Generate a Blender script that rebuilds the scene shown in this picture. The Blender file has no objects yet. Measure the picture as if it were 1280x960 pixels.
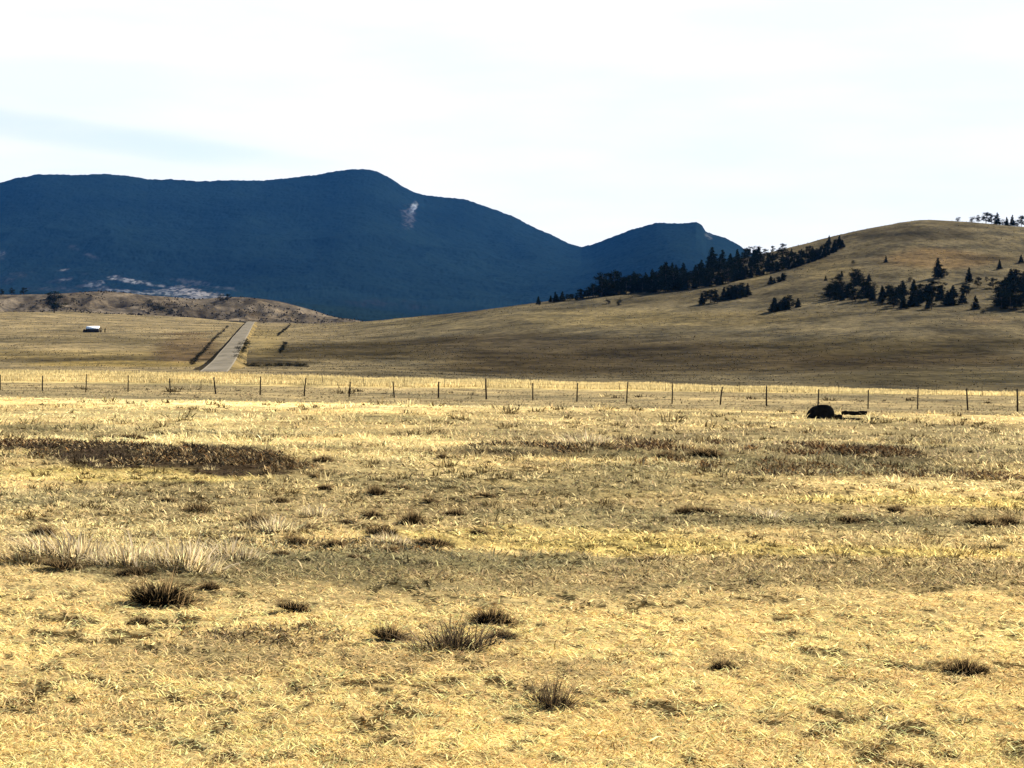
import bpy, math, random
import numpy as np
R = math.radians
rng = np.random.default_rng(11)
random.seed(5)
scene = bpy.context.scene
col = scene.collection
HOR, F, EYE = 461.0, 2030.0, 1.75      # horizon row, focal length (for a 1280 wide frame), eye height

# ------------------------------------------------------------------ noise
def _hash(i, j, s):
    h = (i.astype(np.int64)*374761393 + j.astype(np.int64)*668265263 + s*982451653) & 0xffffffff
    h = ((h ^ (h >> 13))*1274126177) & 0xffffffff
    h = (h ^ (h >> 16)) & 0xffffffff
    return h/4294967295.0
def vnoise(x, y, s=0):
    x = np.asarray(x, float); y = np.asarray(y, float)
    i = np.floor(x); j = np.floor(y); fx = x-i; fy = y-j
    fx = fx*fx*fx*(fx*(fx*6-15)+10); fy = fy*fy*fy*(fy*(fy*6-15)+10)
    a = _hash(i, j, s); b = _hash(i+1, j, s); c = _hash(i, j+1, s); d = _hash(i+1, j+1, s)
    return (a*(1-fx)+b*fx)*(1-fy)+(c*(1-fx)+d*fx)*fy
def fbm(x, y, s=0, o=4, g=0.5):
    t = 0; a = 1; n = 0
    for k in range(o):
        t = t+a*vnoise(x*2**k+17.3*k, y*2**k-9.1*k, s+k); n += a; a *= g
    return t/n*2-1                      # about -1 .. 1
def sst(a, b, x):
    t = np.clip((x-a)/(b-a), 0, 1); return t*t*(3-2*t)

# ------------------------------------------------------------------ terrain
# each column of land: bearing u, then pairs of (distance, how steeply one looks at it, as a row)
COLS = {
 -500: [(170,463),(230,470),(400,460),(700,436),(1000,412),(1300,392),(1420,394),(1520,382),(1640,364),(1760,372),(2000,392),(2600,402)],
    0: [(170,465),(230,471),(400,459),(700,425),(1000,406),(1300,388),(1400,390),(1520,380),(1640,366),(1760,372),(2000,390),(2600,400)],
   60: [(170,465),(230,471),(400,459),(700,425),(1000,407),(1300,389),(1400,391),(1520,380),(1640,366),(1760,372),(2000,390),(2600,400)],
  120: [(170,466),(230,471),(400,459),(700,425),(1000,408),(1300,391),(1400,392),(1520,378),(1640,362),(1760,370),(2000,390),(2600,400)],
  190: [(170,467),(230,472),(400,460),(700,425),(1000,409),(1300,395),(1400,396),(1520,384),(1640,370),(1760,374),(2000,390),(2600,400)],
  250: [(170,468),(230,473),(400,460),(700,425),(1000,410),(1250,400),(1400,401),(1520,388),(1640,374),(1760,380),(2000,392),(2600,402)],
  300: [(170,469),(230,473),(400,461),(700,425),(1000,410.5),(1200,404),(1400,404),(1520,388),(1640,371),(1760,378),(2000,395),(2600,404)],
  340: [(170,470),(230,474),(400,461),(700,425),(1000,410.5),(1180,405),(1400,405),(1520,391),(1640,374),(1760,380),(2000,400),(2600,405)],
  385: [(170,471),(230,476),(400,462),(700,424),(1000,409),(1150,405),(1400,406),(1520,397),(1640,385),(1760,392),(2000,404),(2600,408)],
  435: [(170,473),(230,478),(400,462),(700,424),(950,406),(1100,402),(1300,405),(1640,400),(1760,404),(2600,415)],
  520: [(170,475),(230,481),(400,463),(600,430),(800,405),(900,395),(1000,397),(1300,410),(2600,420)],
  640: [(170,477),(230,483),(300,479),(400,464),(500,444),(600,424),(700,402),(800,383.5),(850,383),(950,388),(1300,410),(2600,425)],
  720: [(170,479),(230,485),(300,480),(400,464),(500,443),(600,421),(700,396),(800,374),(850,373),(950,378),(1300,405),(2600,425)],
  800: [(170,481),(230,487),(300,481),(400,464),(500,442),(600,419),(700,392),(800,366),(870,358),(950,360),(1300,395),(2600,425)],
  860: [(170,483),(230,489),(300,482),(400,464),(500,441),(600,416),(700,388),(800,361),(880,345),(950,345),(1300,385),(2600,425)],
  930: [(170,485),(230,490),(300,483),(400,464),(500,440),(600,413),(700,383),(800,352),(900,323),(960,322),(1300,370),(2600,420)],
  990: [(170,486),(230,491),(300,484),(400,463),(500,438),(600,409),(700,377),(800,342),(900,312),(960,308),(1300,355),(2600,415)],
 1055: [(170,488),(230,493),(300,485),(400,461),(500,434),(600,403),(700,368),(800,332),(900,300),(960,291),(1300,330),(2600,410)],
 1100: [(170,489),(230,494),(300,485),(400,460),(500,432),(600,400),(700,364),(800,326),(900,291),(960,281),(1300,320),(2600,400)],
 1140: [(170,490),(230,495),(300,485),(400,460),(500,431),(600,399),(700,362),(800,323),(900,285),(960,274),(1010,274),(1300,310),(2600,400)],
 1200: [(170,491),(230,496),(300,486),(400,460),(500,430),(600,398),(700,362),(800,324),(900,287),(960,277),(1010,277.5),(1300,305),(2600,400)],
 1280: [(170,493),(230,497),(300,486),(400,459),(500,429),(600,398),(700,363),(800,327),(900,293),(960,284),(1010,284),(1300,300),(2600,400)],
 1900: [(170,500),(230,503),(300,488),(400,460),(500,430),(600,400),(700,366),(800,330),(900,300),(960,292),(1010,292),(1300,300),(2600,380)],
}
US = np.array(sorted(COLS))
DG = np.concatenate([np.linspace(0, 200, 41), np.arange(210, 2700, 10.0)])
def smooth(a, k):
    ker = np.hanning(k+2)[1:-1]; ker /= ker.sum()
    return np.convolve(np.pad(a, k, mode='edge'), ker, 'same')[k:-k]
TAB = []
for u in US:
    pts = COLS[int(u)]
    D = np.array([p[0] for p in pts], float); Zr = EYE-(np.array([p[1] for p in pts])-HOR)*D/F
    x0 = (np.clip(u, 0, 1280)-640)/F*100
    D = np.concatenate([[100, 140], D]); Zr = np.concatenate([[-0.22-0.0163*x0, -0.22-0.0163*x0+0.1], Zr])
    z = np.interp(DG, D, Zr)
    hz = smooth(np.interp(np.arange(0, 2700, 10.0), D, Zr), 9)
    z = np.where(DG > 260, np.interp(DG, np.arange(0, 2700, 10.0), hz), smooth(z, 3))
    TAB.append(z)
TAB = np.array(TAB)
UG = np.arange(-500, 1901, 10.0)
TAB2 = np.array([np.interp(UG, US, TAB[:, k]) for k in range(len(DG))]).T
TAB2 = np.array([smooth(TAB2[:, k], 7) if DG[k] > 200 else TAB2[:, k] for k in range(len(DG))]).T

def tab(u, D):
    u = np.clip(u, -500, 1900); D = np.clip(D, 0, 2690)
    ui = (u+500)/10; i = np.clip(np.floor(ui).astype(int), 0, len(UG)-2); fu = ui-i
    j = np.clip(np.searchsorted(DG, D, side='right')-1, 0, len(DG)-2)
    fd = (D-DG[j])/(DG[j+1]-DG[j])
    a = TAB2[i, j]*(1-fd)+TAB2[i, j+1]*fd; b = TAB2[i+1, j]*(1-fd)+TAB2[i+1, j+1]*fd
    return a*(1-fu)+b*fu
def uD(x, y):
    th = np.arctan2(x, y); r = np.hypot(x, y)
    tc = np.clip(th, R(-32), R(32))
    return 640+F*np.tan(tc), r*np.cos(tc), th
def zground(x, y):
    x = np.asarray(x, float); y = np.asarray(y, float)
    u, D, th = uD(x, y)
    near = -0.0163*np.clip(x, -60, 60)-0.22*sst(4, 70, D)
    und = 0.05*fbm(x/6, y/4, 3, 3)*sst(5, 12, D)+0.16*fbm(x/22+5, y/9, 8, 3)*sst(10, 30, D)*(1-sst(60, 95, D))
    far = tab(u, D)
    w = sst(75, 112, D)
    z = near*(1-w)+far*w+und
    rough = fbm(x/40, y/40, 21, 4)
    z = z+.022*fbm(x/.22, y/.3, 5, 3)*(1-sst(14, 26, D))+.05*fbm(x/1.1, y/1.0, 6, 3)*sst(9, 14, D)*(1-sst(50, 80, D))
    z = z+rough*0.9*sst(230, 420, D)+fbm(x/120, y/120, 31, 3)*2.2*sst(400, 700, D)*(1-0.7*sst(820, 930, D)*(1-sst(1100, 1300, D)))
    z = z+(np.abs(fbm(x/38, y/140, 37, 4)))*-14*sst(1380, 1500, D)*(1-sst(1560, 1640, D))
    back = sst(R(60), R(120), np.abs(th))
    return z*(1-back)+back*(0.1*fbm(x/30, y/30, 4, 2)-0.02*D*0)
def rowof(x, y, z): return HOR+(EYE-z)*F/np.maximum(y, 0.5)
def hit(u, row, lo=5.0, hi=1250.0):
    """first ground point on the line of sight towards bearing u at the given slope"""
    D = np.exp(np.linspace(math.log(lo), math.log(hi), 6000))
    x = (u-640)/F*D; z = zground(x, D); ray = EYE-(row-HOR)*D/F
    k = np.argmax(z >= ray)
    if not (z >= ray).any():            # just misses a skyline: take the closest approach
        k = np.argmax((z-ray)/D)
    return float(x[k]), float(D[k]), float(z[k])

# ------------------------------------------------------------------ colour of the land (its own colour)
GOLD = np.array([.88, .645, .275]); CREAM = np.array([.77, .61, .29]); TAN = np.array([.47, .36, .17])
OLIVE = np.array([.30, .25, .125]); BROWN = np.array([.085, .060, .036]); YEL = np.array([.72, .56, .20])
PATCH = [ # u, row, ru, rr, colour, strength
 (640,727,900,22,OLIVE,.75),(1150,720,420,30,TAN,.8),(480,712,260,15,OLIVE,.95),(700,732,200,14,TAN,.7),
 (640,640,800,32,TAN,.75),(950,655,420,16,OLIVE,.75),(60,640,260,12,OLIVE,.6),(330,650,200,26,TAN,.7),
 (1000,690,420,9,YEL,.85),(1180,622,260,10,YEL,.8),(700,680,260,10,YEL,.6),(150,690,240,24,CREAM,.75),
 (640,590,800,24,TAN,.7),(640,606,500,14,OLIVE,.6),(200,578,300,8,YEL,.2),(120,602,240,10,YEL,.85),
 (190,582,190,13,BROWN,.95),(20,572,120,6,BROWN,.7),(330,592,70,9,BROWN,.8),
 (920,566,180,12,BROWN,.55),(660,572,90,10,BROWN,.65),(1090,570,80,12,BROWN,.85),(980,580,240,18,OLIVE,.8),
 (150,556,260,7,CREAM,1.0),(480,562,180,9,CREAM,.7),(300,535,500,10,TAN,.6),(130,523,300,6,CREAM,.8),
 (1120,605,160,9,GOLD,.7),(500,588,140,8,CREAM,.6),(1000,540,340,12,TAN,.9),(740,540,60,12,GOLD,.7),
 (1180,532,150,7,CREAM,.8),(380,507,500,6,CREAM,1.1),(120,528,340,7,CREAM,1.),(60,542,200,4,OLIVE,.7),(480,580,110,5,CREAM,.9),(1000,518,200,4,CREAM,.7),(850,512,300,5,TAN,.8),
 (900,545,200,9,OLIVE,.45),(350,545,200,5,OLIVE,.6),
 (330,835,130,20,TAN,.6),(250,850,160,22,OLIVE,.3),(560,850,250,12,TAN,.5),(700,870,60,22,TAN,.35),(910,835,60,12,OLIVE,.45),
 (60,930,160,20,TAN,.25),(1200,860,140,16,TAN,.3),
]
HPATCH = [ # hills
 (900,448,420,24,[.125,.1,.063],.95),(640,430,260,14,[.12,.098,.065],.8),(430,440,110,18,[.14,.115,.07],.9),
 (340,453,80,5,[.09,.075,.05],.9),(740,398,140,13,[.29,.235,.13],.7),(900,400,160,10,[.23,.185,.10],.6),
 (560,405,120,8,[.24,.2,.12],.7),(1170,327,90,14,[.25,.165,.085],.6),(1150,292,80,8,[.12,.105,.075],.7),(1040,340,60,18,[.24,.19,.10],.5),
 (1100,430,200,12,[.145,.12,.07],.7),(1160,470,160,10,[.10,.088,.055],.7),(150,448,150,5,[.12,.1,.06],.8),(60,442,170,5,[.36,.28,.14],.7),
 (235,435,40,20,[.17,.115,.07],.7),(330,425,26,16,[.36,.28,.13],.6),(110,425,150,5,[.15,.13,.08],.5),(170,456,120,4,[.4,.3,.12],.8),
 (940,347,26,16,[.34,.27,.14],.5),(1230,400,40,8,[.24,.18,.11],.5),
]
def landcol(x, y, z):
    x = np.asarray(x, float); y = np.asarray(y, float)
    u, D, th = uD(x, y)
    row = HOR+(EYE+0.1)*F/np.maximum(D, 1.0)
    flat = D < 112
    c = np.tile(GOLD, (len(x), 1)).astype(float)
    mid = (sst(11.5, 13, D+fbm(x/1.5, y/1.5, 60, 3)*1.5))[:, None]
    c = c*(1-mid*.6)+mid*.6*(TAN*.5+CREAM*.5)
    bd = fbm(u/260, 4060/np.maximum(D, 5)/11, 57, 4)[:, None]; kd_ = sst(15, 20, D)[:, None]
    wb = np.clip(bd*3-.15, 0, .8)*kd_; c = c*(1-wb)+wb*CREAM*np.array([1, .95, .9])
    wb = np.clip(-bd*3-.35, 0, .8)*kd_; c = c*(1-wb)+wb*OLIVE*.85
    nu = fbm(x/np.maximum(D*.06, .5), y/np.maximum(D*.10, .5), 40, 4)
    for (pu, pr, ru, rr, pc, st) in PATCH:
        d = np.sqrt(((u-pu)/ru)**2+((row-pr)/rr)**2)+nu*.45
        w = (np.clip(st*(1-sst(.65, 1.15, d)), 0, 1))[:, None]
        c = c*(1-w)+np.array(pc)*w
    bm = fbm(x/3.0, y/1.2, 50, 4)
    c = c*(1+0.30*bm[:, None]*sst(12, 20, D)[:, None]+0.12*fbm(x/.5, y/.4, 52, 3)[:, None])
    v = fbm(x/9, y/2.5, 55, 4)[:, None]
    rt = (sst(500, 640, u+60*nu)*sst(33, 37, D+3*nu)*(1-sst(62, 74, D+8*nu)))[:, None]*.62
    c = c*(1-rt)+rt*np.array([.36, .285, .15])
    w2 = np.clip(v*1.2-.3, 0, .4)*sst(13, 18, D)[:, None]
    c = c*(1-w2)+w2*OLIVE
    w3 = np.clip(-v*2.2-.15, 0, .85)*sst(16, 24, D)[:, None]
    c = c*(1-w3)+w3*CREAM
    for (pu, pr, ru, rr, pc, st) in PATCH:
        if pc is BROWN and pu < 400:
            d = np.sqrt(((u-pu)/ru)**2+((row-pr)/rr)**2)+nu*.6
            w = (np.clip(st*(1-sst(.6, 1.1, d))*(.35+1.6*sst(-.15, .2, fbm(x/1.0, y/2.2, 161, 4))), 0, 1))[:, None]; c = c*(1-w)+BROWN*w
    # verge by the fence, then the tall strip
    vb = (sst(84, 92, D-u*(-.005))*1.0)[:, None]
    c = c*(1-vb)+vb*np.array([.26, .205, .11])*(1+.15*bm[:, None]+.1*fbm(x/1.2, y/2.5, 59, 3)[:, None])
    sb = sst(140, 147, D)[:, None]
    c = c*(1-sb)+sb*np.array([.50, .385, .17])*(1+.25*fbm(x/9, y/4, 58, 3)[:, None])
    # hills
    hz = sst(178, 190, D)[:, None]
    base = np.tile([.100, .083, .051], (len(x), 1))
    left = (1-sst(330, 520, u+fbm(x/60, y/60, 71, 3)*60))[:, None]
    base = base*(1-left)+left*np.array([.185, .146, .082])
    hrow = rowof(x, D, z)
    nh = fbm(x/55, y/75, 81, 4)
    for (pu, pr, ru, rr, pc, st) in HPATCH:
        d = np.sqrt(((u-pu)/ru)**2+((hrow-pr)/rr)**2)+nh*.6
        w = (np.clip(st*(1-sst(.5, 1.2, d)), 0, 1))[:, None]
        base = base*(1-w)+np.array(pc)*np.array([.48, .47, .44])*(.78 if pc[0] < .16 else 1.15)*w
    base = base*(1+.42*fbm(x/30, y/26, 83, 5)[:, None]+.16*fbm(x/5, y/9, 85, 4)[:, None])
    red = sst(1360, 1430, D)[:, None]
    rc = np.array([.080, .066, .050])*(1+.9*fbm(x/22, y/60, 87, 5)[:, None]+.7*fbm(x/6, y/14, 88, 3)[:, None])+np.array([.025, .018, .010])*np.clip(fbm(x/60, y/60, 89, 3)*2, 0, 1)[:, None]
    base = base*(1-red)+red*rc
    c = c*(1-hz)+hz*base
    return np.clip(c, .01, .9)

# ------------------------------------------------------------------ mesh helpers
def mesh_np(name, V, faces, mat=None, colors=None, smooth_=False):
    """faces: (n,3) or (n,4) array, or list of such arrays"""
    if not isinstance(faces, list): faces = [faces]
    V = np.asarray(V, np.float32)
    idx = np.concatenate([f.reshape(-1) for f in faces]).astype(np.int32)
    tot = np.concatenate([np.full(len(f), f.shape[1]) for f in faces]).astype(np.int32)
    st = np.concatenate([[0], np.cumsum(tot)[:-1]]).astype(np.int32)
    me = bpy.data.meshes.new(name)
    me.vertices.add(len(V)); me.vertices.foreach_set('co', V.reshape(-1))
    me.loops.add(len(idx)); me.loops.foreach_set('vertex_index', idx)
    me.polygons.add(len(tot)); me.polygons.foreach_set('loop_start', st)
    if smooth_: me.polygons.foreach_set('use_smooth', np.ones(len(tot), bool))
    me.update(calc_edges=True)
    if colors is not None:
        a = me.color_attributes.new('tint', 'FLOAT_COLOR', 'POINT')
        cc = np.ones((len(V), 4), np.float32); cc[:, :3] = colors
        a.data.foreach_set('color', cc.reshape(-1))
    if mat: me.materials.append(mat)
    return me
def link(name, me, parent=None, **props):
    o = bpy.data.objects.new(name, me); col.objects.link(o)
    if parent: o.parent = parent
    for k, v in props.items(): o[k] = v
    return o
def empty(name, loc, rz=0, **props):
    o = bpy.data.objects.new(name, None); col.objects.link(o)
    o.location = loc; o.rotation_euler = (0, 0, rz); o.empty_display_size = .2
    for k, v in props.items(): o[k] = v
    return o
class MB:
    """collects simple solids into one mesh"""
    def __init__(s): s.v = []; s.q = []; s.t = []
    def box(s, c, d, rot=None):
        n = sum(len(a) for a in s.v)
        p = np.array([[x, y, z] for x in (-.5, .5) for y in (-.5, .5) for z in (-.5, .5)])*np.array(d)
        if rot is not None: p = p@np.array(rot).T
        s.v.append(p+np.array(c))
        s.q.append(np.array([[0,1,3,2],[4,6,7,5],[0,4,5,1],[2,3,7,6],[0,2,6,4],[1,5,7,3]])+n)
    def tube(s, pts, rad, sides=6):
        pts = np.array(pts, float); n = sum(len(a) for a in s.v); rings = []
        for k, p in enumerate(pts):
            d = pts[min(k+1, len(pts)-1)]-pts[max(k-1, 0)]; d = d/np.linalg.norm(d)
            a = np.cross(d, [0, 0, 1] if abs(d[2]) < .9 else [1, 0, 0]); a /= np.linalg.norm(a); b = np.cross(d, a)
            t = np.linspace(0, 2*np.pi, sides, endpoint=False)
            rings.append(p+rad[k]*(np.cos(t)[:, None]*a+np.sin(t)[:, None]*b))
        s.v.append(np.concatenate(rings))
        for k in range(len(pts)-1):
            i = np.arange(sides); j = (i+1) % sides
            s.q.append(np.stack([n+k*sides+i, n+k*sides+j, n+(k+1)*sides+j, n+(k+1)*sides+i], 1))
        for k, fl in ((0, 1), (len(pts)-1, 0)):
            i = np.arange(1, sides-1); b0 = n+k*sides
            t = np.stack([np.full(len(i), b0), b0+i, b0+i+1], 1)
            s.t.append(t[:, ::-1] if fl else t)
    def mesh(s, name, mat, colors=None, sm=False):
        f = []
        if s.q: f.append(np.concatenate(s.q))
        if s.t: f.append(np.concatenate(s.t))
        return mesh_np(name, np.concatenate(s.v), f, mat, colors, sm)

# ------------------------------------------------------------------ materials
def mat(name):
    m = bpy.data.materials.new(name); m.use_nodes = True
    nt = m.node_tree; b = nt.nodes['Principled BSDF']
    b.inputs['Roughness'].default_value = .9
    b.inputs['Specular IOR Level'].default_value = .0
    return m, nt, b
def N(nt, t, **kw):
    n = nt.nodes.new(t)
    for k, v in kw.items():
        if k.startswith('i_'): n.inputs[k[2:].replace('_', ' ')].default_value = v
        else: setattr(n, k, v)
    return n
def ramp(nt, fac, stops):
    r = N(nt, 'ShaderNodeValToRGB'); cr = r.color_ramp
    while len(cr.elements) < len(stops): cr.elements.new(.5)
    for e, (p, c) in zip(cr.elements, stops):
        e.position = p; e.color = (*c, 1) if len(c) == 3 else c
    nt.links.new(fac, r.inputs[0]); return r
def mixc(nt, mode, fac, a, b):
    m = N(nt, 'ShaderNodeMix', data_type='RGBA', blend_type=mode)
    for s, v in ((m.inputs[0], fac), (m.inputs[6], a), (m.inputs[7], b)):
        if isinstance(v, (int, float)): s.default_value = v
        elif isinstance(v, tuple): s.default_value = (*v, 1)
        else: nt.links.new(v, s)
    return m.outputs[2]
def noise(nt, scale, detail=5, rough=.6, sc3=(1, 1, 1)):
    g = N(nt, 'ShaderNodeNewGeometry')
    mp = N(nt, 'ShaderNodeMapping'); mp.inputs['Scale'].default_value = sc3
    nt.links.new(g.outputs['Position'], mp.inputs[0])
    n = N(nt, 'ShaderNodeTexNoise'); n.inputs['Scale'].default_value = scale
    n.inputs['Detail'].default_value = detail; n.inputs['Roughness'].default_value = rough
    nt.links.new(mp.outputs[0], n.inputs['Vector']); return n.outputs['Fac']
def bump(nt, b, h, strength, dist):
    k = N(nt, 'ShaderNodeBump'); k.inputs['Strength'].default_value = strength; k.inputs['Distance'].default_value = dist
    nt.links.new(h, k.inputs['Height']); nt.links.new(k.outputs[0], b.inputs['Normal'])

def mat_ground():
    m, nt, b = mat('dry_ground')
    at = N(nt, 'ShaderNodeAttribute', attribute_name='tint')
    n1 = noise(nt, 7, 6, .7); n2 = noise(nt, .35, 7, .68, (1, .7, 1)); n3 = noise(nt, .05, 6, .6)
    r1 = ramp(nt, n1, [(.3, (.45, .42, .40)), (.5, (.9, .9, .9)), (.7, (1.3, 1.28, 1.2))])
    r2 = ramp(nt, n2, [(.32, (.50, .47, .46)), (.5, (1, 1, 1)), (.68, (1.45, 1.38, 1.25))])
    r3 = ramp(nt, n3, [(.36, (.58, .60, .62)), (.64, (1.36, 1.30, 1.15))])
    c = mixc(nt, 'MULTIPLY', 1.0, at.outputs['Color'], r1.outputs[0])
    c = mixc(nt, 'MULTIPLY', 1.0, c, r2.outputs[0]); c = mixc(nt, 'MULTIPLY', 1.0, c, r3.outputs[0])
    nt.links.new(c, b.inputs['Base Color'])
    bump(nt, b, n2, .6, .5)
    return m
def mat_blade(name, trans=.35):
    m, nt, b = mat(name)
    at = N(nt, 'ShaderNodeAttribute', attribute_name='tint')
    nt.links.new(at.outputs['Color'], b.inputs['Base Color'])
    b.inputs['Roughness'].default_value = .7
    tr = N(nt, 'ShaderNodeBsdfTranslucent'); nt.links.new(at.outputs['Color'], tr.inputs['Color'])
    mx = N(nt, 'ShaderNodeMixShader'); mx.inputs[0].default_value = trans
    nt.links.new(b.outputs[0], mx.inputs[1]); nt.links.new(tr.outputs[0], mx.inputs[2])
    nt.links.new(mx.outputs[0], nt.nodes['Material Output'].inputs['Surface'])
    return m
def mat_noise(name, c1, c2, scale, bmp=.3, dist=.02, rough=.9, sc3=(1, 1, 1)):
    m, nt, b = mat(name)
    n = noise(nt, scale, 6, .65, sc3)
    r = ramp(nt, n, [(.35, c1), (.65, c2)]); nt.links.new(r.outputs[0], b.inputs['Base Color'])
    b.inputs['Roughness'].default_value = rough
    if bmp: bump(nt, b, n, bmp, dist)
    return m
def mat_mountain():
    m, nt, b = mat('forested_mountain')
    at = N(nt, 'ShaderNodeAttribute', attribute_name='tint')
    n = noise(nt, .02, 8, .7); n2 = noise(nt, .0016, 5, .6)
    r = ramp(nt, n, [(.35, (.75, .75, .75)), (.65, (1.25, 1.25, 1.2))])
    r2 = ramp(nt, n2, [(.35, (.75, .75, .8)), (.65, (1.25, 1.2, 1.1))])
    c = mixc(nt, 'MULTIPLY', 1, at.outputs['Color'], r.outputs[0]); c = mixc(nt, 'MULTIPLY', 1, c, r2.outputs[0])
    nt.links.new(c, b.inputs['Base Color']); bump(nt, b, n, .12, 4); return m
M_ground = mat_ground()
M_grass = mat_blade('dry_grass', .5)
M_tuftd = mat_blade('dark_tuft', .12)
M_leaf = mat_blade('needles', .0)
M_mtn = mat_mountain()
M_bark = mat_noise('bark', (.045, .03, .02), (.10, .07, .05), 6, .4, .03)
M_post = mat_noise('weathered_post', (.02, .015, .01), (.06, .045, .033), 14, .4, .01)
M_wire = mat_noise('rusty_wire', (.10, .07, .05), (.17, .13, .10), 9, 0)
M_road = mat_noise('worn_asphalt', (.115, .098, .070), (.185, .158, .115), .25, .2, .02, .85, (1, .25, 1))
M_shoulder = mat_noise('pale_gravel', (.17, .145, .10), (.25, .21, .15), .6, .2, .02)
M_bank_shade = mat_noise('shaded_bank', (.025, .02, .012), (.05, .04, .024), .5, .3, .05)  # left bank's shadow side, its shade put into the colour
M_white = mat_noise('white_sheet_roof', (.70, .70, .68), (.85, .84, .8), 1.2, .1, .01, .5)
M_dark = mat_noise('dark_shed_wall', (.02, .017, .014), (.045, .036, .03), 1.2, .1, .01)
M_rock = mat_noise('black_boulder', (.007, .0065, .006), (.02, .018, .015), 5, .6, .05, .8)
M_log = mat_noise('charred_wood', (.008, .007, .006), (.022, .018, .014), 8, .6, .02, .85, (1, 6, 6))

# ------------------------------------------------------------------ ground sheet
def ground():
    rr = np.concatenate([[0.3, .8, 1.5, 2.4, 3.4], np.exp(np.linspace(math.log(4.4), math.log(2650), 700))])
    th = np.concatenate([np.linspace(-180, -40, 40), np.linspace(-39, -23, 60), np.linspace(-22.9, 22.9, 980), np.linspace(23, 39, 60), np.linspace(40, 180, 40)[:-1]])*math.pi/180
    RR, TH = np.meshgrid(rr, th, indexing='ij')
    x = (RR*np.sin(TH)).ravel(); y = (RR*np.cos(TH)).ravel()
    z = zground(x, y)
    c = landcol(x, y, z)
    D = uD(x, y)[1]
    # bare thatch close by, shade in the gaps between blades painted into its colour
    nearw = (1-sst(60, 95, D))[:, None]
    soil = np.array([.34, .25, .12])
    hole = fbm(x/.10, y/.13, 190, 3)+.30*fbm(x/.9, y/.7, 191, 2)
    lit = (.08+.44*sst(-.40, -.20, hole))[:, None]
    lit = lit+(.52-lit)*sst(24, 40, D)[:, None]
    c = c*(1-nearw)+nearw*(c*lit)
    n, m = RR.shape
    i = np.arange(n-1)[:, None]; j = np.arange(m)[None, :]; j2 = (j+1) % m
    f = np.stack([i*m+j, i*m+j2, (i+1)*m+j2, (i+1)*m+j], -1).reshape(-1, 4)[:, ::-1]
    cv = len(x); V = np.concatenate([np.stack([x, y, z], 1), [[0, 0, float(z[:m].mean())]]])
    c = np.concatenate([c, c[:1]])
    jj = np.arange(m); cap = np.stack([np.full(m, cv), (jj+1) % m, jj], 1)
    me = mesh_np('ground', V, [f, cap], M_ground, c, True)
    link('ground', me, kind='structure')
ground()

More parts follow.
